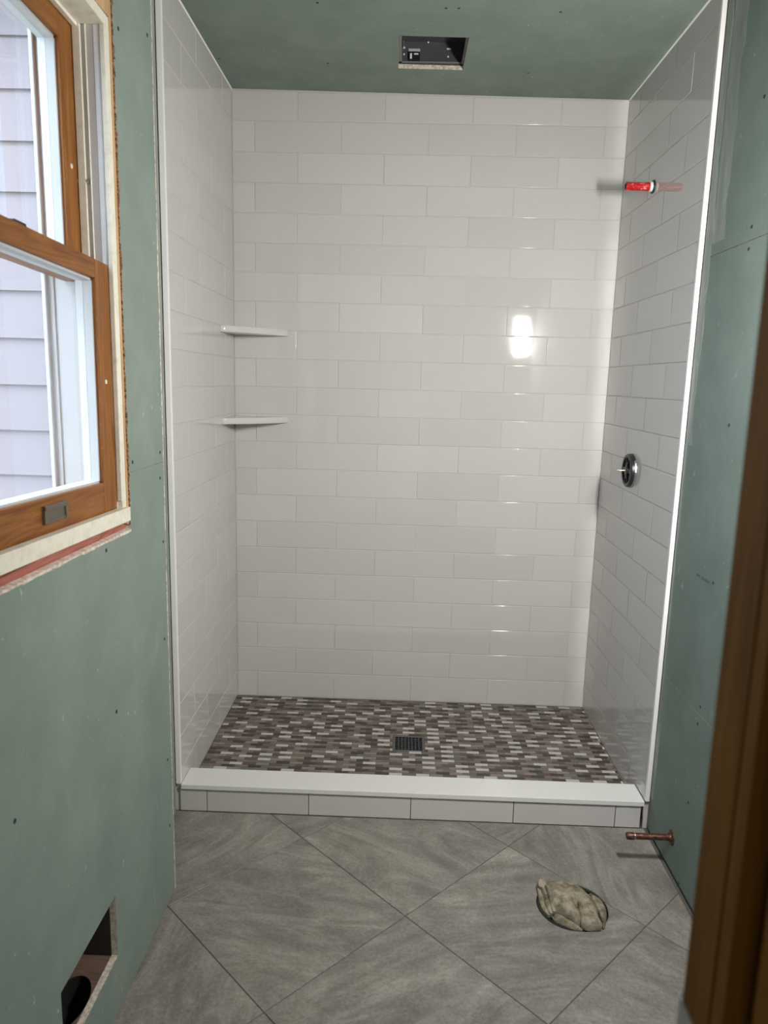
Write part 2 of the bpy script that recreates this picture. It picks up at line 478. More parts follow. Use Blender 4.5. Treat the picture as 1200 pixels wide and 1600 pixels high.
# drywall sheets on the furred part (each a board of its own)
def sheet(name, parent, xa, xb_, y0, y1, z0, z1, hole=None):
    m = MB()
    if hole:
        a0, a1, b0, b1 = hole
        m.box(xa, xb_, y0, a0, z0, z1); m.box(xa, xb_, a1, y1, z0, z1)
        m.box(xa, xb_, a0, a1, z0, b0); m.box(xa, xb_, a0, a1, b1, z1)
    else: m.box(xa, xb_, y0, y1, z0, z1)
    # exposed gypsum core on edges, green paper on the faces
    o = m.build(name, [M_DRY, M_GYP], parent)
    for p in o.data.polygons:
        if abs(p.normal.x) < 0.5: p.material_index = 1
    return o
ZS = 42.1
o = sheet('drywall_sheet', wl, xb, XWIN, -93.4, -51.9, -1.05, 37.45, (VY0, VY1, VZ0, VZ1))
for v in o.data.vertices:
    wz = (o.location.z + v.co.z + WORLD['wall_left'].z) / S - ZF; wy = (o.location.y + v.co.y + WORLD['wall_left'].y) / S
    if wz > 37: v.co.z += (0.07 + .021 * (-52 - wy)) * S
sheet('drywall_sheet', wl, xb, XWIN, -51.9, YJ, -1.05, 37.45)
sheet('drywall_sheet', wl, xb, XWIN, -51.9, YJ, 37.45, ZS)
sheet('drywall_sheet', wl, xb, XWIN, -51.9, YJ, ZS + 0.07, 89.1)
sheet('drywall_sheet', wl, xb, XWIN, -93.4, -51.96, 76.3, 89.1)
sheet('drywall_sheet', wl, xb, XWIN, -93.4, -80.6, 38.06, 76.24)
# the jagged strips of torn paper and thinset beside the tile
m = MB()
z = -1.0; random.seed(3)
while z < 88:
    h = random.uniform(1.5, 5); a = random.uniform(0.02, 0.16)
    m.box(XWIN - 0.05, XWIN + 0.05, YJ - a, YJ + 0.06, z, min(z + h, 88.6)); z += h
m.build('torn_paper_edge', M_GYP, wl)
m = MB(); m.box(2.2, 2.32, YJ, YF - 0.55, -1.3, 88.9)
m.build('thinset_strip', M_SMEAR, wl)
B('drywall_sheet', M_DRY, wl, 2.2, 2.36, -43.6, YF - 1.0, -1.2, 43.2)
# inside of the register opening: board with an oval duct hole
cx, cy, rx, ry = 4.35, -62.7, 1.5, 2.55
m = MB()
def around(poly_n=48):
    outer = []
    for k in range(poly_n):
        t = 2 * math.pi * k / poly_n; c_, s_ = math.cos(t), math.sin(t)
        q = min(1.5 / abs(c_) if abs(c_) > 1e-6 else 1e9, (12.2 if s_ < 0 else 4.6) / abs(s_) if abs(s_) > 1e-6 else 1e9)
        outer.append((cx + max(min(q * c_, 2.05), -1.95) * 1.0, cy + q * s_))
    return outer
ot = around(); n = len(ot)
inn = [(cx + rx * math.cos(2 * math.pi * k / n), cy + ry * math.sin(2 * math.pi * k / n)) for k in range(n)]
# outer ring pulled to the cavity rectangle
rect = []
for k in range(n):
    t = 2 * math.pi * k / n; c_, s_ = math.cos(t), math.sin(t)
    ax_ = (6.35 - cx) if c_ > 0 else (cx - 2.4); ay_ = 4.62 if s_ > 0 else 13.2
    q = 1 / max(abs(c_) / ax_, abs(s_) / ay_)
    rect.append((cx + q * c_, cy + q * s_))
for k in range(n):
    l = (k + 1) % n
    m.face([(*rect[k], 3.9), (*rect[l], 3.9), (*inn[l], 3.9), (*inn[k], 3.9)])
    m.face([(*inn[k], 3.9), (*inn[l], 3.9), (*inn[l], 1.5), (*inn[k], 1.5)], 1)
m.face([(x, y, 1.5) for x, y in inn], 1)
m.build('duct_board', [M_BRNB, M_DUCT], wl)
B('cavity_stud', M_SHADEW, wl, 2.4, 5.88, VY1 - 0.02, VY1 + 0.3, 3.9, 15.9)
# furring strip visible round the window cut-out
B('framing_stud', M_PINE, wl, 5.2, 6.28, -52.36, -51.92, 38.1, 76.2)
B('framing_plate', M_PINE, wl, 5.2, 6.28, -80.4, -52.3, 74.7, 76.2)
B('sheathing_edge', M_REDW, wl, 4.6, 6.0, -80.4, -52.0, 36.8, 38.55)

random.seed(9)
m = MB(); z = 38.0
while z < 76.2:
    h = random.uniform(.25, 1.1); a = random.uniform(-.06, .12)
    m.box(XWIN - .3, XWIN + random.uniform(-.03, .05), -52.0, -51.88 + a, z, min(z + h, 76.2)); z += h
m.build('torn_paper_edge', M_TORN, wl)
m = MB(); y = -80
while y < -52.0:
    h = random.uniform(.4, 1.6); y2 = min(y + h, -51.95); a, b = random.uniform(-.05, .06), random.uniform(-.05, .06)
    zl = lambda q: 37.52 + .021 * (-52 - q)
    i = len(m.v)
    for q, e in ((y, a), (y2, b)):
        m.v += [(XWIN - .48, q, zl(q) - .1), (XWIN + .025, q, zl(q) - .06 + e), (XWIN + .025, q, zl(q) + .12), (XWIN - .48, q, zl(q) + .2)]
    for q in ((0, 1, 5, 4), (1, 2, 6, 5), (2, 3, 7, 6), (0, 3, 2, 1), (4, 5, 6, 7)): m.f.append(tuple(i + k for k in q)); m.m.append(0)
    y = y2
m.build('torn_paper_edge', M_GYP, wl)
# right wall -------------------------------------------------------
m = MB()
m.box(XR + 0.045, 62, YF, 0.06, -3, 92, 0)
m.box(58.62, 62, -93.4, YF, -3, 92, 1)
wr = m.build('wall_right', [M_GROUT, M_SMEAR]); tag(wr, kind='structure')
for row in range(22):
    z0, z1 = (21 - row) * H, (22 - row) * H
    for y0, y1 in runs(YF, -0.05, sorted(side_joints(row))):
        zt = min(z1, zc(XR) - 0.08)
        tile(wr, (XR + 0.03, (y0 + y1) / 2, (z0 + zt) / 2), y1 - y0 - G, zt - z0 - G, 'right')
for z0, z1 in ((-1.05, 18.15), (18.23, 62.82), (62.9, 88.6)):
    o = sheet('drywall_sheet', wr, XRB, 58.62, -93.4, -30.25, z0, z1)
# joint compound and thinset smeared beside the white trim
random.seed(11)
def smear(parent, x, y0, y1, z0, z1, n, amp, side=-1):
    m = MB(); pts = []
    for k in range(n + 1):
        z = z0 + (z1 - z0) * k / n
        pts.append((y0 + random.uniform(-amp, amp), z))
    for k in range(n):
        (a, za), (b, zb) = pts[k], pts[k + 1]
        m.face([(x, y1, za), (x, a, za), (x, b, zb), (x, y1, zb)])
        m.face([(x, a, za), (XRB, a - .12, za), (XRB, b - .12, zb), (x, b, zb)])
    return m.build('compound_smear', M_SMEAR, parent)
smear(wr, XRB - 0.006, -34.6, -32.0, 64, 88.3, 14, 0.45)
smear(wr, XRB - 0.012, -31.6, -30.25, 44, 88.3, 22, 0.3)
smear(wr, XRB - 0.035, -30.9, -30.2, 3, 12.5, 5, 0.1)
smear(wr, XRB - 0.012, -30.6, -30.2, 12.5, 44, 16, 0.12)
# illegible stamp printed on the sheet
m = MB(); y = -36.5; random.seed(5)
for k in range(11):
    if k == 3: y -= 0.35; continue
    hh = random.uniform(0.14, 0.26)
    m.box(XRB - 0.012, XRB, y - 0.2, y, 31.28, 31.28 + 0.26, 0, 'r')
    y -= 0.29
m.build('printed_stamp', mat('stamp_ink', (0.09, 0.11, 0.105), 0.7), wr)

# front wall with the doorway the camera looks through ---------------
DX0, DX1, DZ = 6.9, 35.1, 79.0
m = MB()
m.box(-3, DX0 - 0.7, -98, -93.4, -3, 92)
m.box(DX1 + 0.7, 62, -98, -93.4, -3, 92)
m.box(DX0 - 0.7, DX1 + 0.7, -98, -93.4, DZ + 0.7, 92)
wf = m.build('wall_front', M_DRY); tag(wf, kind='structure')
d = empty('door_1', (21, -95.7, zf)); tag(d, kind='structure')
m = MB(); m.box(DX1, DX1 + 0.68, -96.05, -93.4, zf, DZ + 0.68); m.box(DX1, DX1 + 0.68, -98.2, -96.4, zf, DZ + 0.68); m.box(DX1 + .5, DX1 + 0.68, -96.4, -96.05, zf, DZ + 0.68)
m.build('door_jamb', M_JAMB, d, 0.05)
MB().box(DX0 - 0.68, DX0, -98.2, -93.4, zf, DZ + 0.68).build('door_jamb', M_JAMB, d, 0.06)
MB().box(DX0, DX1, -98.2, -93.4, DZ, DZ + 0.68).build('head_jamb', M_JAMB, d, 0.06)
m = MB(); m.box(DX1 - 0.36, DX1, -95.46, -95.34, zf, DZ); m.box(DX1 - 0.38, DX1, -96.05, -95.58, zf, DZ); m.box(DX1 - 0.05, DX1, -95.58, -95.46, zf, DZ)
m.build('door_stop', M_JAMB, d, 0.03)
MB().box(DX0, DX0 + 0.38, -96.0, -95.38, zf, DZ).build('door_stop', M_JAMB, d, 0.1)
MB().box(DX1 + 0.25, DX1 + 2.8, -98.75, -98.0, zf, DZ + 2.4).build('door_casing', M_JAMB, d, 0.15)
MB().box(DX0 - 2.8, DX0 - 0.25, -98.75, -98.0, zf, DZ + 2.4).build('door_casing', M_JAMB, d, 0.15)
# strike plate with its rounded lip
m = MB(); zt, zb_ = 35.35, 33.0
pr = [(-94.55, DX1 - 0.05), (-93.75, DX1 - 0.05), (-93.45, DX1 - 0.06), (-93.3, DX1 - 0.03), (-93.2, DX1 + 0.06), (-93.17, DX1 + 0.2)]
for a, b_ in zip(pr[:-1], pr[1:]):
    m.face([(a[1], a[0], zb_), (b_[1], b_[0], zb_), (b_[1], b_[0], zt), (a[1], a[0], zt)])
    m.face([(a[1] + .06, a[0], zb_), (b_[1] + .06, b_[0], zb_), (b_[1] + .06, b_[0], zt), (a[1] + .06, a[0], zt)])
    m.face([(a[1], a[0], zt), (b_[1], b_[0], zt), (b_[1] + .06, b_[0], zt), (a[1] + .06, a[0], zt)])
tag(m.build('strike_plate', M_STEEL, d, smooth=True), 'grey metal strike plate')

# hall shell behind the camera
for nm, bx in (('wall_rear', (-20, 80, -193, -190, -3, 92)), ('wall_hall_left', (-23, -20, -190, -98, -3, 92)), ('wall_hall_right', (80, 83, -190, -98, -3, 92))):
    tag(MB().box(*bx).build(nm, M_HALL), kind='structure')
tag(MB().box(-23, 83, -193, -98, 89, 91).build('ceiling', M_HALL), kind='structure')

# ceiling with the fan opening --------------------------------------
CX0, CX1, CY0, CY1 = 26.1, 34.25, -16.95, -8.1
m = MB()
def slab(x0, x1, y0, y1):
    i = len(m.v)
    for dz in (0, 0.5):
        m.v += [(x0, y0, zc(x0) + dz), (x1, y0, zc(x1) + dz), (x1, y1, zc(x1) + dz), (x0, y1, zc(x0) + dz)]
    for q in ((0, 3, 2, 1), (4, 5, 6, 7), (0, 1, 5, 4), (2, 3, 7, 6), (3, 0, 4, 7), (1, 2, 6, 5)):
        m.f.append(tuple(i + k for k in q)); m.m.append(0)
slab(-3, CX0, -98, 0.3); slab(CX1, 62, -98, 0.3); slab(CX0, CX1, -98, CY0); slab(CX0, CX1, CY1, 0.3)
ceil = m.build('ceiling', [M_DRY, M_GYP]); tag(ceil, kind='structure')
for p in ceil.data.polygons:
    if abs(p.normal.z) < 0.5: p.material_index = 1
tag(MB().box(-3, 62, -98, 0.3, 92, 94).build('ceiling', M_HALL), kind='structure')   # unseen deck added over the boards to keep sky light out

# edge trims and caulk lines -----------------------------------------
t1 = MB().box(2.36, XL + 0.01, YF - 0.42, YF + 0.02, 2.22, 88.9).build('trim_1', M_WHITE, None, 0.05); tag(t1, kind='structure')
t2 = MB().box(XR - 0.01, XRB - 0.02, YF - 0.42, YF + 0.02, 2.22, 88.35).build('trim_2', M_WHITE, None, 0.05); tag(t2, kind='structure')
m = MB(); m.face([(XL - .05, YF, zc(XL) - .02), (XL + .14, YF, zc(XL) - .02), (XL + .14, 0, zc(XL) - .02), (XL - .05, 0, zc(XL) - .02)])
m.face([(XL + .14, YF, zc(XL) - .02), (XL + .02, YF, zc(XL) - .2), (XL + .02, 0, zc(XL) - .2), (XL + .14, 0, zc(XL) - .02)])
tag(m.build('trim_3', M_WHITE), kind='structure')
m = MB(); m.face([(XR + .05, YF, zc(XR) - .02), (XR - .14, YF, zc(XR) - .02), (XR - .14, 0, zc(XR) - .02), (XR + .05, 0, zc(XR) - .02)])
m.face([(XR - .14, YF, zc(XR) - .02), (XR - .02, YF, zc(XR) - .2), (XR - .02, 0, zc(XR) - .2), (XR - .14, 0, zc(XR) - .02)])
tag(m.build('trim_4', M_WHITE), kind='structure')

# ------------------------------------------------------------------ window
WO = []                                                  # window parts get the sill line's slight fall
win = empty('window_1', (4, -66, 57)); tag(win, kind='structure')
def WB(name, m, parent, *b, bevel=0.03):
    o = B(name, m, parent, *b, bevel=bevel); WO.append(o); return o
YR, YL = -53.1, -79.6                                    # inner faces of the jambs
ZB, ZT = 39.3, 73.9
# jamb liner strips on the far jamb (and its mirror)
for s, y in ((1, YR), (-1, YL)):
    e = 0.02
    WB('jamb_board', M_IVORY, win, 1.0, 6.25, y, y + s * 0.75, ZB - 0.4, ZT + 0.0)
    WB('parting_stop', M_IVORY, win, 4.02, 4.56, y, y - s * 0.28, 58.2, ZT - .02)
    WB('vinyl_channel', M_VINYL, win, 4.56, 5.42, y, y - s * 0.04, ZB, ZT - .02)
    WB('channel_rib', M_IVORY, win, 4.85, 4.91, y, y - s * 0.16, 58, ZT - .02)
    WB('vinyl_channel', M_VINYLW, win, 5.42, 5.86, y, y - s * 0.06, ZB, ZT - .02)
    WB('inner_stop', M_IVORY, win, 5.9, 6.24, y + s * 0.3, y - s * 0.12, 40.1, ZT - .02)
    WB('exterior_liner', M_EXTW, win, 3.3, 4.52, y, y - s * 0.03, ZB, 57)
    WB('exterior_liner', M_EXTW, win, 1.3, 3.3, y, y - s * 0.03, ZB, ZT - .02)
WB('head_board', M_IVORY, win, 1.0, 6.26, YL - .72, YR + .72, ZT, ZT + 0.75)
WB('parting_stop', M_IVORY, win, 4.02, 4.4, YL, YR, ZT - 0.25, ZT)
WB('sill_board', M_IVORY, win, 5.95, 6.62, YL - .9, -52.5, 38.45, 39.55)
WB('sill_slope', M_PINE, win, 1.0, 5.95, YL, YR, 38.5, 39.25)
# sashes
def sash(name, xf, th, z0, z1, rail_b, rail_t, stile, lbl):
    m = MB()
    ya, yb = YL + .05, YR - .06
    m.box(xf - th, xf, yb - stile, yb, z0, z1, 1); m.box(xf - th, xf, ya, ya + stile, z0, z1, 1)
    m.box(xf - th, xf, ya + stile, yb - stile, z0, z0 + rail_b, 0)
    m.box(xf - th, xf, ya + stile, yb - stile, z1 - rail_t, z1, 0)
    o = m.build(name, [M_OAKY, M_OAKZ], win, 0.05); WO.append(o); tag(o, lbl)
    y0, y1, zz0, zz1 = ya + stile, yb - stile, z0 + rail_b, z1 - rail_t
    xg = xf - th * 0.62
    g = MB(); g.face([(xg, y0, zz0), (xg, y1, zz0), (xg, y1, zz1), (xg, y0, zz1)])
    g = g.build('glass_pane', M_GLASS, o); WO.append(g)
    m = MB(); q = 0.17                                    # white glazing bead round the glass
    for x0, x1 in ((xg + 0.01, xf - 0.28), (xf - th, xg - 0.01)):
        m.box(x0, x1, y1 - q, y1 - .005, zz0, zz1); m.box(x0, x1, y0 + .005, y0 + q, zz0, zz1)
        m.box(x0, x1, y0, y1, zz0 + .005, zz0 + q); m.box(x0, x1, y0, y1, zz1 - q, zz1 - .005)
    b = m.build('glazing_bead', M_EXTW, o); WO.append(b)
    return o
lo = sash('lower_sash', 5.83, 1.4, 39.3, 57.75, 2.45, 1.35, 2.35, 'lower sash of stained oak')
up = sash('upper_sash', 3.96, 1.4, 56.5, 73.85, 1.4, 1.75, 2.2, 'upper sash of stained oak')
def plug(parent, x, y, z):
    m = MB().lathe([(0, 0.17), (0.05, 0.17), (0.06, 0.1)], (1, 0, 0), (x, y, z), 16); o = m.build('screw_plug', M_IVORY, parent); WO.append(o)
plug(lo, 5.82, -54.4, 49.2); plug(up, 3.95, -54.3, 64.2)
# recessed finger pull on the bottom rail
m = MB(); m.box(5.82, 5.95, -65.1, -62.0, 40.15, 41.3, 0)
m.box(5.95, 6.05, -65.1, -64.85, 40.15, 41.3, 0); m.box(5.95, 6.05, -62.25, -62.0, 40.15, 41.3, 0)
m.box(5.95, 6.12, -65.1, -62.0, 41.0, 41.3, 0); m.box(5.95, 6.0, -65.1, -62.0, 40.15, 40.35, 0)
WO.append(tag(m.build('sash_lift', M_PEWTER, lo, 0.05), 'aged bronze finger pull'))
WO.append(MB().lathe([(-0.5, .02), (-0.45, .13), (0.35, .13), (0.45, .17), (0.55, .12)], (1, 0, 0), (4.25, -53.25, 63.5), 14).build('tilt_pin', M_STEEL, up, smooth=True))
m = MB().box(4.6, 5.5, -65.6, -64.2, 57.7, 58.05, 0); WO.append(m.build('sash_lock', M_BLACK, lo, 0.08))
# storm window outside
m = MB(); sx0, sx1 = 1.0, 1.3; q = 0.5
m.box(sx0, sx1, YR - q, YR, ZB, ZT); m.box(sx0, sx1, YL, YL + q, ZB, ZT)
m.box(sx0, sx1, YL + q, YR - q, ZT - q, ZT); m.box(sx0, sx1, YL + q, YR - q, ZB, ZB + 0.6); m.box(sx0, sx1, YL + q, YR - q, 57.0, 58.0)
st = m.build('storm_frame', M_EXTW, win, 0.06); WO.append(st); tag(st, 'white storm window frame outside the sashes')
g = MB(); g.face([(1.12, YL + q, ZB), (1.12, YR - q, ZB), (1.12, YR - q, ZT), (1.12, YL + q, ZT)])
WO.append(g.build('glass_pane', M_GLASS, st))
m = MB(); m.box(1.3, 1.75, YR - .16, YR, ZB, ZT); m.box(1.3, 1.75, YL, YL + .16, ZB, ZT)
WO.append(m.build('blind_stop', M_EXTW, win, 0.04))
# the whole unit is a little out of level: it rises toward the near side
for o in WO:
    wy = WORLD[o.name].y / S
    sl = 0.031
    for v in o.data.vertices:
        v.co.z += sl * (-53.1 * S - (WORLD[o.name].y + v.co.y))

# ------------------------------------------------------------------ outside
wing = empty('house_wing', (-30, -4, -30)); tag(wing, 'pale lavender clapboard house wing seen through the window', 'building')
B('wing_wall', M_SIDING, wing, -60, -3.2, -3.6, 0, -30, 104)
k = 0; z = -30.0
while z < 101:
    m = MB(); y0 = -3.6; z1 = z + 6.5
    m.v += [(-60, y0, z), (-5, y0, z), (-5, y0 - 0.75, z), (-60, y0 - 0.75, z), (-60, y0, z1 + .4), (-5, y0, z1 + .4), (-5, y0 - 0.12, z1 + .4), (-60, y0 - 0.12, z1 + .4)]
    for q in ((0, 1, 2, 3), (3, 2, 6, 7), (4, 7, 6, 5), (0, 3, 7, 4), (1, 5, 6, 2)): m.f.append(q); m.m.append(0)
    m.build('siding_board', M_SIDING, wing); z += 6.5
B('eave_soffit', M_EXTW, wing, -62, -3.2, -18, -3.6, 101, 102.5)
gd_ = MB().box(-400, -3.5, -300, 200, -34, -30).build('outdoor_ground', M_GROUND); tag(gd_, kind='structure')

# ================================================================== THINGS
# shower pan with mosaic ---------------------------------------------
pan = empty('shower_pan', (30, -13, -1.3)); tag(pan, 'shower floor of thin brown and pale mosaic strips between the white tiled walls', 'shower floor')
DR = (27.95, 32.3, -16.1, -11.85)
m = MB()
for b_ in ((XL - .05, XR + .05, -26.48, DR[2]), (XL - .05, XR + .05, DR[3], 0.05), (XL - .05, DR[0], DR[2], DR[3]), (DR[1], XR + .05, DR[2], DR[3])):
    m.box(*b_, -1.3, -0.05)
m.build('pan_bed', M_MGROUT, pan)
mw, mh, gg = 1.75, 0.635, 0.055
meshes = {}
def mos_mesh(mi, wd):
    key = (mi, round(wd, 2))
    if key not in meshes:
        a, h, b = wd / 2, (mh - gg) / 2, 0.03
        v = [(-a, -h, -.05), (a, -h, -.05), (a, h, -.05), (-a, h, -.05), (-a, -h, -.02), (a, -h, -.02), (a, h, -.02), (-a, h, -.02), (-a + b, -h + b, 0), (a - b, -h + b, 0), (a - b, h - b, 0), (-a + b, h - b, 0)]
        f = [(8, 9, 10, 11)]
        for j in range(4):
            l = (j + 1) % 4
            f += [(j, l, 4 + l, 4 + j), (4 + j, 4 + l, 8 + l, 8 + j)]
        me = bpy.data.meshes.new('mosaic_tile')
        me.from_pydata([(x * S, y * S, z * S) for x, y, z in v], [], f)
        me.materials.append(MOS[mi])
        meshes[key] = (me, v, f)
    return meshes[key]
random.seed(21)
far = MB(); cnt = 0; row = 0
y = -26.2 + mh / 2
tiles = []
while y < 0:
    off = (row % 2) * mw / 2
    x = XL + 0.05 - off
    while x < XR:
        x0, x1 = max(x, XL + 0.04), min(x + mw, XR - 0.04)
        if x1 - x0 > 0.25:
            for _try in range(12):
                mi = random.choices(range(6), (18, 15, 22, 15, 12, 18))[0]
                nb = [q for q in tiles[-70:] if q[3] == mi and ((abs(q[2] - y) < .1 and q[1] > x0 - .2) or (abs(q[2] - y + mh) < .1 and q[1] > x0 and q[0] < x1))]
                if not nb: break
            segs = [(x0, x1)]
            if DR[2] - 0.2 < y < DR[3] + 0.2:
                segs = [(a, b) for a, b in ((x0, min(x1, DR[0] - .05)), (max(x0, DR[1] + .05), x1)) if b - a > 0.2]
            for a, b in segs: tiles.append((a, b, y, mi))
        x += mw
    y += mh; row += 1
tiles.sort(key=lambda t: t[2])
for a, b, y, mi in tiles:
    me, v, f = mos_mesh(mi, b - a - gg)
    dz = random.uniform(-0.012, 0.006)
    if cnt < 300:
        link('mosaic_tile', me, P((a + b) / 2, y, dz), pan); cnt += 1
    else:
        i = len(far.v); far.v += [(px + (a + b) / 2, py + y, pz + dz) for px, py, pz in v]
        far.f += [tuple(i + q for q in t) for t in f]; far.m += [mi] * len(f)
tag(far.build('mosaic_tiles', MOS, pan), kind='stuff')
# drain ---------------------------------------------------------------
dr = empty('shower_drain', (30.12, -14, -0.9)); tag(dr, 'square steel grid drain in the middle of the mosaic shower floor', 'drain')
m = MB(); x0, x1, y0, y1 = DR; fw = 0.28
m.box(x0, x1, y0, y0 + fw, -.3, .03); m.box(x0, x1, y1 - fw, y1, -.3, .03); m.box(x0, x0 + fw, y0 + fw, y1 - fw, -.3, .03); m.box(x1 - fw, x1, y0 + fw, y1 - fw, -.3, .03)
m.build('drain_frame', M_GRATE, dr)
B('drain_bowl', M_DUCT, dr, x0 + .02, x1 - .02, y0 + .02, y1 - .02, -.9, -.32)
for k in range(1, 8):
    xx = x0 + fw + (x1 - x0 - 2 * fw) * k / 8
    B('grate_bar', M_GRATE, dr, xx - .04, xx + .04, y0 + fw, y1 - fw, -.2, .0)
for k in range(1, 7):
    yy = y0 + fw + (y1 - y0 - 2 * fw) * k / 7
    B('grate_bar', M_GRATE, dr, x0 + fw, x1 - fw, yy - .035, yy + .035, -.19, -.005)
# curb ------------------------------------------------------------------
cb = empty('shower_curb', (30, -28, zf)); tag(cb, 'low white curb with slab top and tiled front across the shower opening', 'curb')
B('curb_core', M_MGROUT, cb, XL + .05, XR - .45, -29.5, -26.5, zf - .02, 1.62)
MB().box(XL + 0.03, XR - 0.1, -30.1, -26.2, 1.62, 2.2).build('curb_slab', M_QUARTZ, cb, 0.05)
js = [2.75, 5.98, 18.12, 30.25, 42.38, 54.32, 57.3]
for a, b in zip(js[:-1], js[1:]):
    MB().box(a + .04, b - .04, -29.82, -29.5, zf + .06, 1.58).build('curb_tile', M_TILE, cb, 0.03)
# corner shelves -----------------------------------------------------------
def shelf(ztop, lbl):
    n = 14; c0 = Vector((XL + 8.05, -0.06)); c1 = Vector((XL + 0.06, -8.05))
    pts = [(XL + 0.02, -0.02)]
    arc = []
    nrm = Vector((1, -1)).normalized()
    for k in range(n + 1):
        t = k / n
        p = c1.lerp(c0, t) + nrm * (0.75 * math.sin(math.pi * t))
        arc.append((p.x, p.y))
    poly = [(XL - 0.0, -0.0), (XL - 0.0, -8.05)] + arc + [(XL + 8.05, 0.0)]
    if sgn_area(poly) < 0: poly.reverse()
    o = MB().prism(poly, ztop - 0.85, ztop).build('corner_shelf', M_SHELF, None, 0.3, smooth=True)
    tag(o, lbl, 'shelf', 'corner shelves in the shower')
shelf(14 * H + 0.05, 'upper white corner shelf in the left corner of the shower')
shelf(11 * H - 0.3, 'lower white corner shelf in the left corner of the shower')
# red pipe stub ---------------------------------------------------------------
pp = empty('shower_pipe_stub', (XR, -13.46, 73.95)); tag(pp, 'short red plastic pipe stub poking out of the right shower wall', 'pipe')
MB().lathe([(0, .78), (.12, .78), (.16, .7)], (-1, 0, 0), (XR - .01, -13.46, 73.95), 28).build('flange', M_BLACK, pp, smooth=True)
MB().lathe([(.14, .56), (.45, .56), (.5, .5)], (-1, 0, 0), (XR, -13.46, 73.95), 28).build('collar', M_WHITE, pp, smooth=True)
MB().lathe([(.48, .5), (3.05, .48), (3.12, .5), (3.3, .5), (3.36, .44), (3.36, .36), (3.1, .36)], (-1, 0, 0), (XR, -13.46, 73.95), 28).build('tube', M_RED, pp, smooth=True)
MB().lathe([(3.362, .35), (3.37, .34)], (-1, 0, 0), (XR, -13.46, 73.95), 20).build('tube_bore', M_DUCT, pp)  # flat black disc in place of the tube's shaded hollow
# valve ---------------------------------------------------------------------------
vy, vz = -14.25, 39.25
va = empty('shower_valve', (XR, vy, vz)); tag(va, 'round black shower valve rough-in without its handle on right shower wall', 'valve')
MB().lathe([(0, 2.2), (.5, 2.15), (.62, 2.02), (.62, 1.72), (.42, 1.66)], (-1, 0, 0), (XR - .02, vy, vz), 40, cap1=False).build('outer_ring', M_BLACK, va, smooth=True)
MB().lathe([(.0, 1.7), (.4, 1.7)], (-1, 0, 0), (XR - .02, vy, vz), 40).build('back_plate', M_BLACK, va, smooth=True)
MB().lathe([(.4, .62), (.66, .6), (.72, .5), (.72, .2)], (-1, 0, 0), (XR - .02, vy, vz), 28).build('hub', M_BLACK, va, smooth=True)
for s_ in (-1, 1):
    MB().box(XR - .66, XR - .4, vy - .22, vy + .22, min(vz + s_ * .55, vz + s_ * .95), max(vz + s_ * .55, vz + s_ * .95)).build('spoke', M_BLACK, va, .03)
    MB().box(XR - .6, XR - .4, min(vy + s_ * .5, vy + s_ * 1.75), max(vy + s_ * .5, vy + s_ * 1.75), vz - .3, vz + .3).build('spoke', M_BLACK, va, .03)
    MB().lathe([(.4, .5), (.58, .5), (.58, .36), (.4, .34)], (-1, 0, 0), (XR - .02, vy, vz + s_ * 1.35), 24, cap1=False).build('port_ring', M_BLACK, va, smooth=True)
    MB().lathe([(.401, .34), (.41, .33)], (-1, 0, 0), (XR - .02, vy, vz + s_ * 1.35), 24).build('port', M_DUCT, va)  # flat black disc paints the shade inside the port
MB().lathe([(.7, .1), (1.75, .09), (1.8, .06)], (-1, 0, 0), (XR, vy, vz), 14).build('valve_stem', M_BRASS, va, smooth=True)
m = MB()
for k in range(10):                               # bright gasket arc on the near side
    a0, a1 = [math.radians(-60 + 100 * (k + d_) / 10) for d_ in (0, 1)]
    pt = lambda a, r, x: (XR - x, vy - r * math.cos(a), vz + r * math.sin(a))
    m.face([pt(a0, 2.32, .02), pt(a1, 2.32, .02), pt(a1, 2.3, .22), pt(a0, 2.3, .22)])
    m.face([pt(a0, 2.3, .22), pt(a1, 2.3, .22), pt(a1, 2.18, .24), pt(a0, 2.18, .24)])
m.build('gasket_rim', M_STEEL, va, smooth=True)
# copper stub ------------------------------------------------------------------------
cs = empty('copper_pipe_stub', (XRB, -37.03, 2.38)); tag(cs, 'capped copper water pipe stub low on the right green wall', 'pipe')
MB().lathe([(0, .34), (4.2, .34)], (-1, 0, 0), (XRB, -37.03, 2.38), 24).build('tube', M_COPPER, cs, smooth=True)
MB().lathe([(4.02, .345), (4.03, .40), (4.72, .40), (4.8, .35), (4.83, .2)], (-1, 0, 0), (XRB, -37.03, 2.38), 24).build('cap', M_COPPER, cs, smooth=True)
MB().lathe([(3.9, .35), (3.92, .405), (4.04, .405), (4.06, .35)], (-1, 0, 0), (XRB, -37.03, 2.38), 24).build('solder_ring', M_STEEL, cs, smooth=True)
MB().lathe([(0, .82), (.07, .82), (.12, .7), (.16, .45), (.3, .42)], (-1, 0, 0), (XRB, -37.03, 2.38), 28).build('pipe_bracket', M_COPPER, cs, smooth=True)
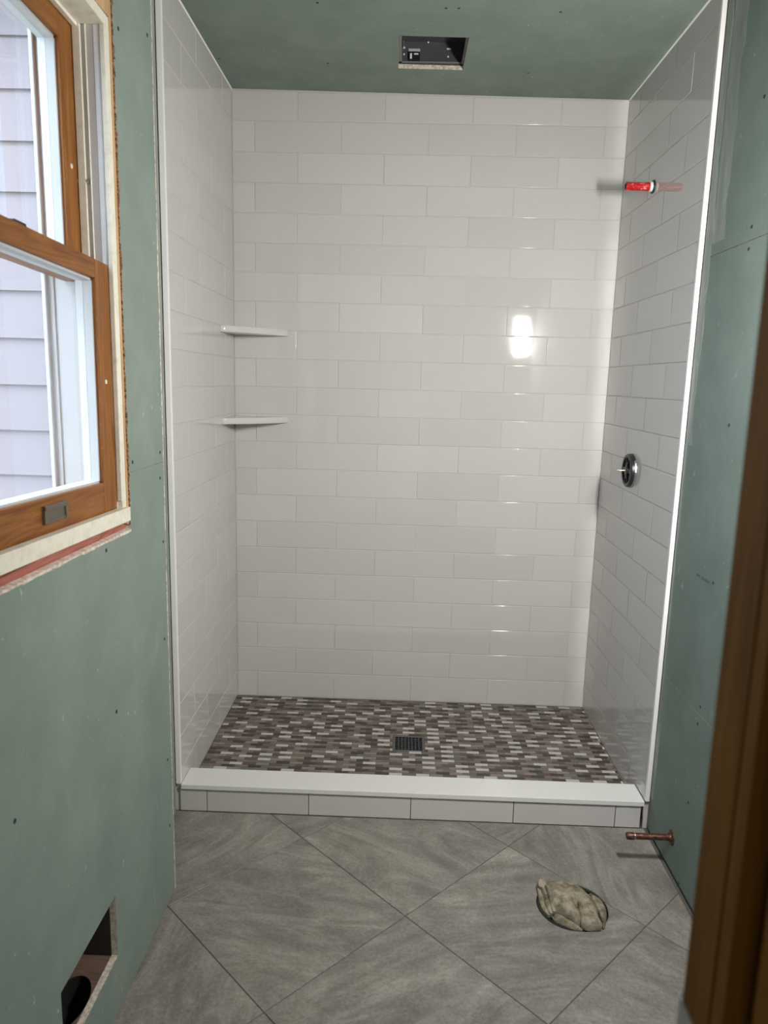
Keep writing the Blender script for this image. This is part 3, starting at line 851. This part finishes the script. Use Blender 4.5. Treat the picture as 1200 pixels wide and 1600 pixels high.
# fan housing in the ceiling ------------------------------------------------------------
fan = empty('exhaust_fan_housing', (30.2, -12.5, 89.2)); tag(fan, 'open dark metal exhaust fan box set in the green ceiling', 'fan')
z0, z1 = 89.14, 91.9
m = MB()
m.box(CX0 - .1, CX1 + .1, CY1 + .02, CY1 + .1, z0, z1); m.box(CX0 - .1, CX1 + .1, CY0 - .1, CY0 - .02, z0, z1)
m.box(CX0 - .1, CX0 - .02, CY0, CY1, z0, z1); m.box(CX1 + .02, CX1 + .1, CY0, CY1, z0, z1); m.box(CX0 - .1, CX1 + .1, CY0, CY1, z1 - .05, z1)
m.build('housing', M_DSTEEL, fan)
m = MB(); a = 0.42
m.box(CX0, CX0 + a, CY0, CY1, 89.42, 89.5); m.box(CX1 - a * .6, CX1, CY0, CY1, 89.3, 89.4)
m.box(CX0, CX1, CY1 - .3, CY1, 89.42, 89.5)
m.build('flange', mat('dusty_grey_flange', (0.20, 0.19, 0.18), 0.6), fan)
yb = CY1 - 0.0
B('terminal_block', M_BLACK, fan, 27.35, 28.75, yb - .35, yb, 89.6, 90.6, .03)
B('rating_label', mat('grey_label', (0.42, 0.42, 0.43), 0.5), fan, 27.3, 28.75, yb - .06, yb + .01, 90.7, 91.05)
m = MB(); m.box(27.5, 27.75, yb - .5, yb - .34, 89.75, 90.35); m.box(28.0, 28.55, yb - .5, yb - .34, 90.22, 90.36)
m.build('wire_clip', M_VINYLW, fan, .02)
B('bracket', M_STEEL, fan, 26.55, 26.68, yb - .4, yb, 91.0, 92.3, .02)
for x, z in ((29.75, 91.85), (32.3, 90.2), (26.75, 90.4), (26.35, 90.15), (26.75, 91.15)):
    MB().lathe([(0, .12), (.06, .11), (.1, .05)], (0, -1, 0), (x, yb, z), 12).build('screw', M_VINYLW, fan, smooth=True)
B('tab', M_VINYLW, fan, 32.1, 32.65, yb - .06, yb, 91.0, 91.18, .02)
# rag in the toilet drain hole -------------------------------------------------------------
tp = MB().lathe([(-2.4, 3.42), (0.02, 3.42), (0.06, 3.36), (0.06, 3.1), (-.25, 3.0), (-2.4, 2.9)], (0, 0, 1), (HX, HY, zf - .1), 48, cap0=False, cap1=False)
tpo = tp.build('toilet_drain_pipe', M_BLACK, None, smooth=True); tag(tpo, 'black round toilet drain opening in the grey tile floor, under the rag', 'drain pipe')
MB().lathe([(0, 3.3), (.02, 3.3)], (0, 0, 1), (HX, HY, zf - 2.3), 40).build('pipe_bottom', M_DUCT, tpo)
random.seed(4)
def hnoise(x, y, sx=1.0, seed=0):
    return math.sin(x * 1.7 * sx + seed) * math.cos(y * 2.1 * sx - seed * 1.3) + 0.5 * math.sin(x * 3.9 * sx - y * 2.7 * sx + seed * 2)
rag = None
def cloth(name, outline, hfun, thick, parent, nr=16, sub=6):
    """closed sheet over a planar outline (x, y), height hfun(x, y, t) with t = 0 centre .. 1 rim"""
    n0 = len(outline); pts = []
    for i in range(n0):                                   # smooth closed curve through the outline
        p0, p1, p2, p3 = (Vector(outline[(i + d_) % n0]) for d_ in (-1, 0, 1, 2))
        for k in range(sub):
            t = k / sub
            pts.append(0.5 * ((2 * p1) + (p2 - p0) * t + (2 * p0 - 5 * p1 + 4 * p2 - p3) * t * t + (3 * p1 - p0 - 3 * p2 + p3) * t ** 3))
    c = sum(pts, Vector((0, 0))) / len(pts); n = len(pts)
    m = MB(); top = []
    for j in range(1, nr + 1):
        t = j / nr
        for p in pts:
            q = c.lerp(p, t); top.append((q.x, q.y, hfun(q.x, q.y, t)))
    m.v = [(c.x, c.y, hfun(c.x, c.y, 0))] + top
    for k in range(n): m.f.append((0, 1 + k, 1 + (k + 1) % n))
    for j in range(nr - 1):
        for k in range(n):
            l = (k + 1) % n; a = 1 + j * n; b = a + n
            m.f.append((a + k, b + k, b + l, a + l))
    base = len(m.v); a = 1 + (nr - 1) * n
    for k in range(n):
        x, y, z = m.v[a + k]; m.v.append((x + (c.x - x) * .03, y + (c.y - y) * .03, z - thick))
    m.v.append((c.x, c.y, min(v[2] for v in m.v) - thick * .2))
    for k in range(n):
        l = (k + 1) % n
        m.f.append((a + k, base + k, base + l, a + l)); m.f.append((base + k, base + n, base + l))
    m.m = [0] * len(m.f)
    return m.build(name, M_RAG, parent, smooth=True)
def sm(a, b, x):
    t = max(0, min(1, (x - a) / (b - a))); return t * t * (3 - 2 * t)
body = [(44.15, -40.75), (45.6, -40.7), (46.87, -41.0), (47.95, -41.9), (48.6, -43.4), (48.55, -45.2), (48.2, -46.7), (46.7, -46.55), (45.9, -46.2), (45.3, -45.5), (44.7, -44.95), (43.9, -44.85), (43.75, -43.6), (43.85, -42.2)]
def side_of(x, y, a, b):                                # signed distance from the line a-b
    d_ = Vector((b[0] - a[0], b[1] - a[1])).normalized()
    return (x - a[0]) * -d_.y + (y - a[1]) * d_.x
def h_body(x, y, t):
    e = 1.45 * max(0, 1 - t ** 7) ** 0.6
    d1 = side_of(x, y, (46.7, -41.2), (48.35, -46.4))     # crease of the right-hand panel
    drop = -0.55 * sm(0.0, 1.3, d1) + 0.14 * math.exp(-(d1 / 0.16) ** 2)
    d2 = side_of(x, y, (46.25, -43.2), (46.65, -46.6))
    valley = -0.42 * math.exp(-(d2 / 0.22) ** 2) * sm(-42.9, -44.4, y)
    dent = -0.3 * math.exp(-((x - 45.3) / 0.8) ** 2 - ((y + 45.2) / 0.7) ** 2)
    return zf - 0.1 + e + (drop + valley + dent + 0.05 * hnoise(x, y, 0.8, 1)) * (1 - t ** 4)
rag = cloth('rag', body, h_body, 1.0, None, nr=26, sub=10)
tag(rag, 'crumpled dirty canvas rag stuffed in the toilet drain hole of the floor', 'rag')
flap = [(46.62, -44.1), (47.2, -43.9), (47.5, -44.1), (48.3, -46.2), (48.4, -46.75), (48.0, -46.9), (47.0, -46.95), (46.5, -46.7), (46.4, -46.2)]
cloth('cloth_fold', flap, lambda x, y, t: zf + 0.75 + 0.42 * (1 - t ** 8) + 0.13 * (y + 46) + 0.03 * hnoise(x, y, 1.3, 2), 0.5, rag)
right = [(48.3, -41.95), (48.9, -42.3), (49.4, -42.95), (49.5, -44.2), (49.0, -45.9), (48.55, -46.6), (48.45, -45.0), (48.2, -43.3)]
cloth('cloth_fold', right, lambda x, y, t: zf + 0.2 + 0.55 * (1 - t ** 5) - 0.1 * (x - 48.9), 0.7, rag, nr=8)
for k, (dx, hh) in enumerate(((0.0, 1.15), (-0.38, 0.85), (-0.75, 0.5))):   # rolled layers along the left end
    oo = [(44.2 + dx, -41.0 - .15 * k), (44.42 + dx, -42.4), (44.3 + dx, -43.8), (44.35 + dx * .7, -45.0), (44.0 + dx * .7, -45.1), (43.82 + dx, -43.8), (43.9 + dx, -42.4), (43.95 + dx, -41.2 - .15 * k)]
    cloth('cloth_roll', oo, lambda x, y, t, h=hh, s=k: zf + h * (0.55 + .45 * (1 - t * t)) + .06 * hnoise(x, y, 1.2, s), 0.5, rag, nr=6)
tip = [(43.3, -41.7), (43.35, -41.2), (43.75, -40.62), (44.1, -40.6), (44.05, -41.3), (43.7, -41.8)]
cloth('cloth_corner', tip, lambda x, y, t: zf + 0.7 + .35 * sm(-41.8, -40.6, y) - .25 * (x - 43.7) + .05 * (1 - t), 0.12, rag, nr=5)
low = [(44.3, -44.6), (45.0, -45.2), (45.6, -46.1), (46.6, -46.7), (46.0, -46.75), (44.9, -46.2), (44.0, -45.4)]
cloth('cloth_fold', low, lambda x, y, t: zf + 0.05 + .42 * (1 - t * t), 0.4, rag, nr=6)

# drywall screws -----------------------------------------------------------------------------
def screw(parent, loc, ax):
    MB().lathe([(0, .16), (.02, .15), (.03, .08)], ax, loc, 12).build('screw', M_HOLE, parent)
for y, z in ((-56.99, 37.03), (-56.36, 24.03), (-71.39, 24.48), (-44.65, 25.72), (-44.74, 13.59), (-44.73, 6.63), (-44.4, 43.05), (-44.6, 40.78), (-51.13, 42.92), (-50.9, 74.58), (-44.6, 76.82), (-44.2, 34.87)):
    screw(wl, (XWIN, y, z), (1, 0, 0))
for y, z in ((-40.17, 74.64), (-40.43, 63.99), (-40.33, 62.15), (-40.18, 46.64), (-40.42, 31.59), (-40.57, 18.97), (-40.4, 17.12), (-40.16, 8.42), (-40.02, -.8)):
    screw(wr, (XRB, y, z), (-1, 0, 0))
for x, y in ((31.23, -23.5), (32.57, -23.54), (17.22, -9.03), (17.66, -23.91), (42.48, -7.72), (43.3, -23.32), (3.6, -9.44)):
    screw(ceil, (x, y, zc(x)), (0, 0, -1))
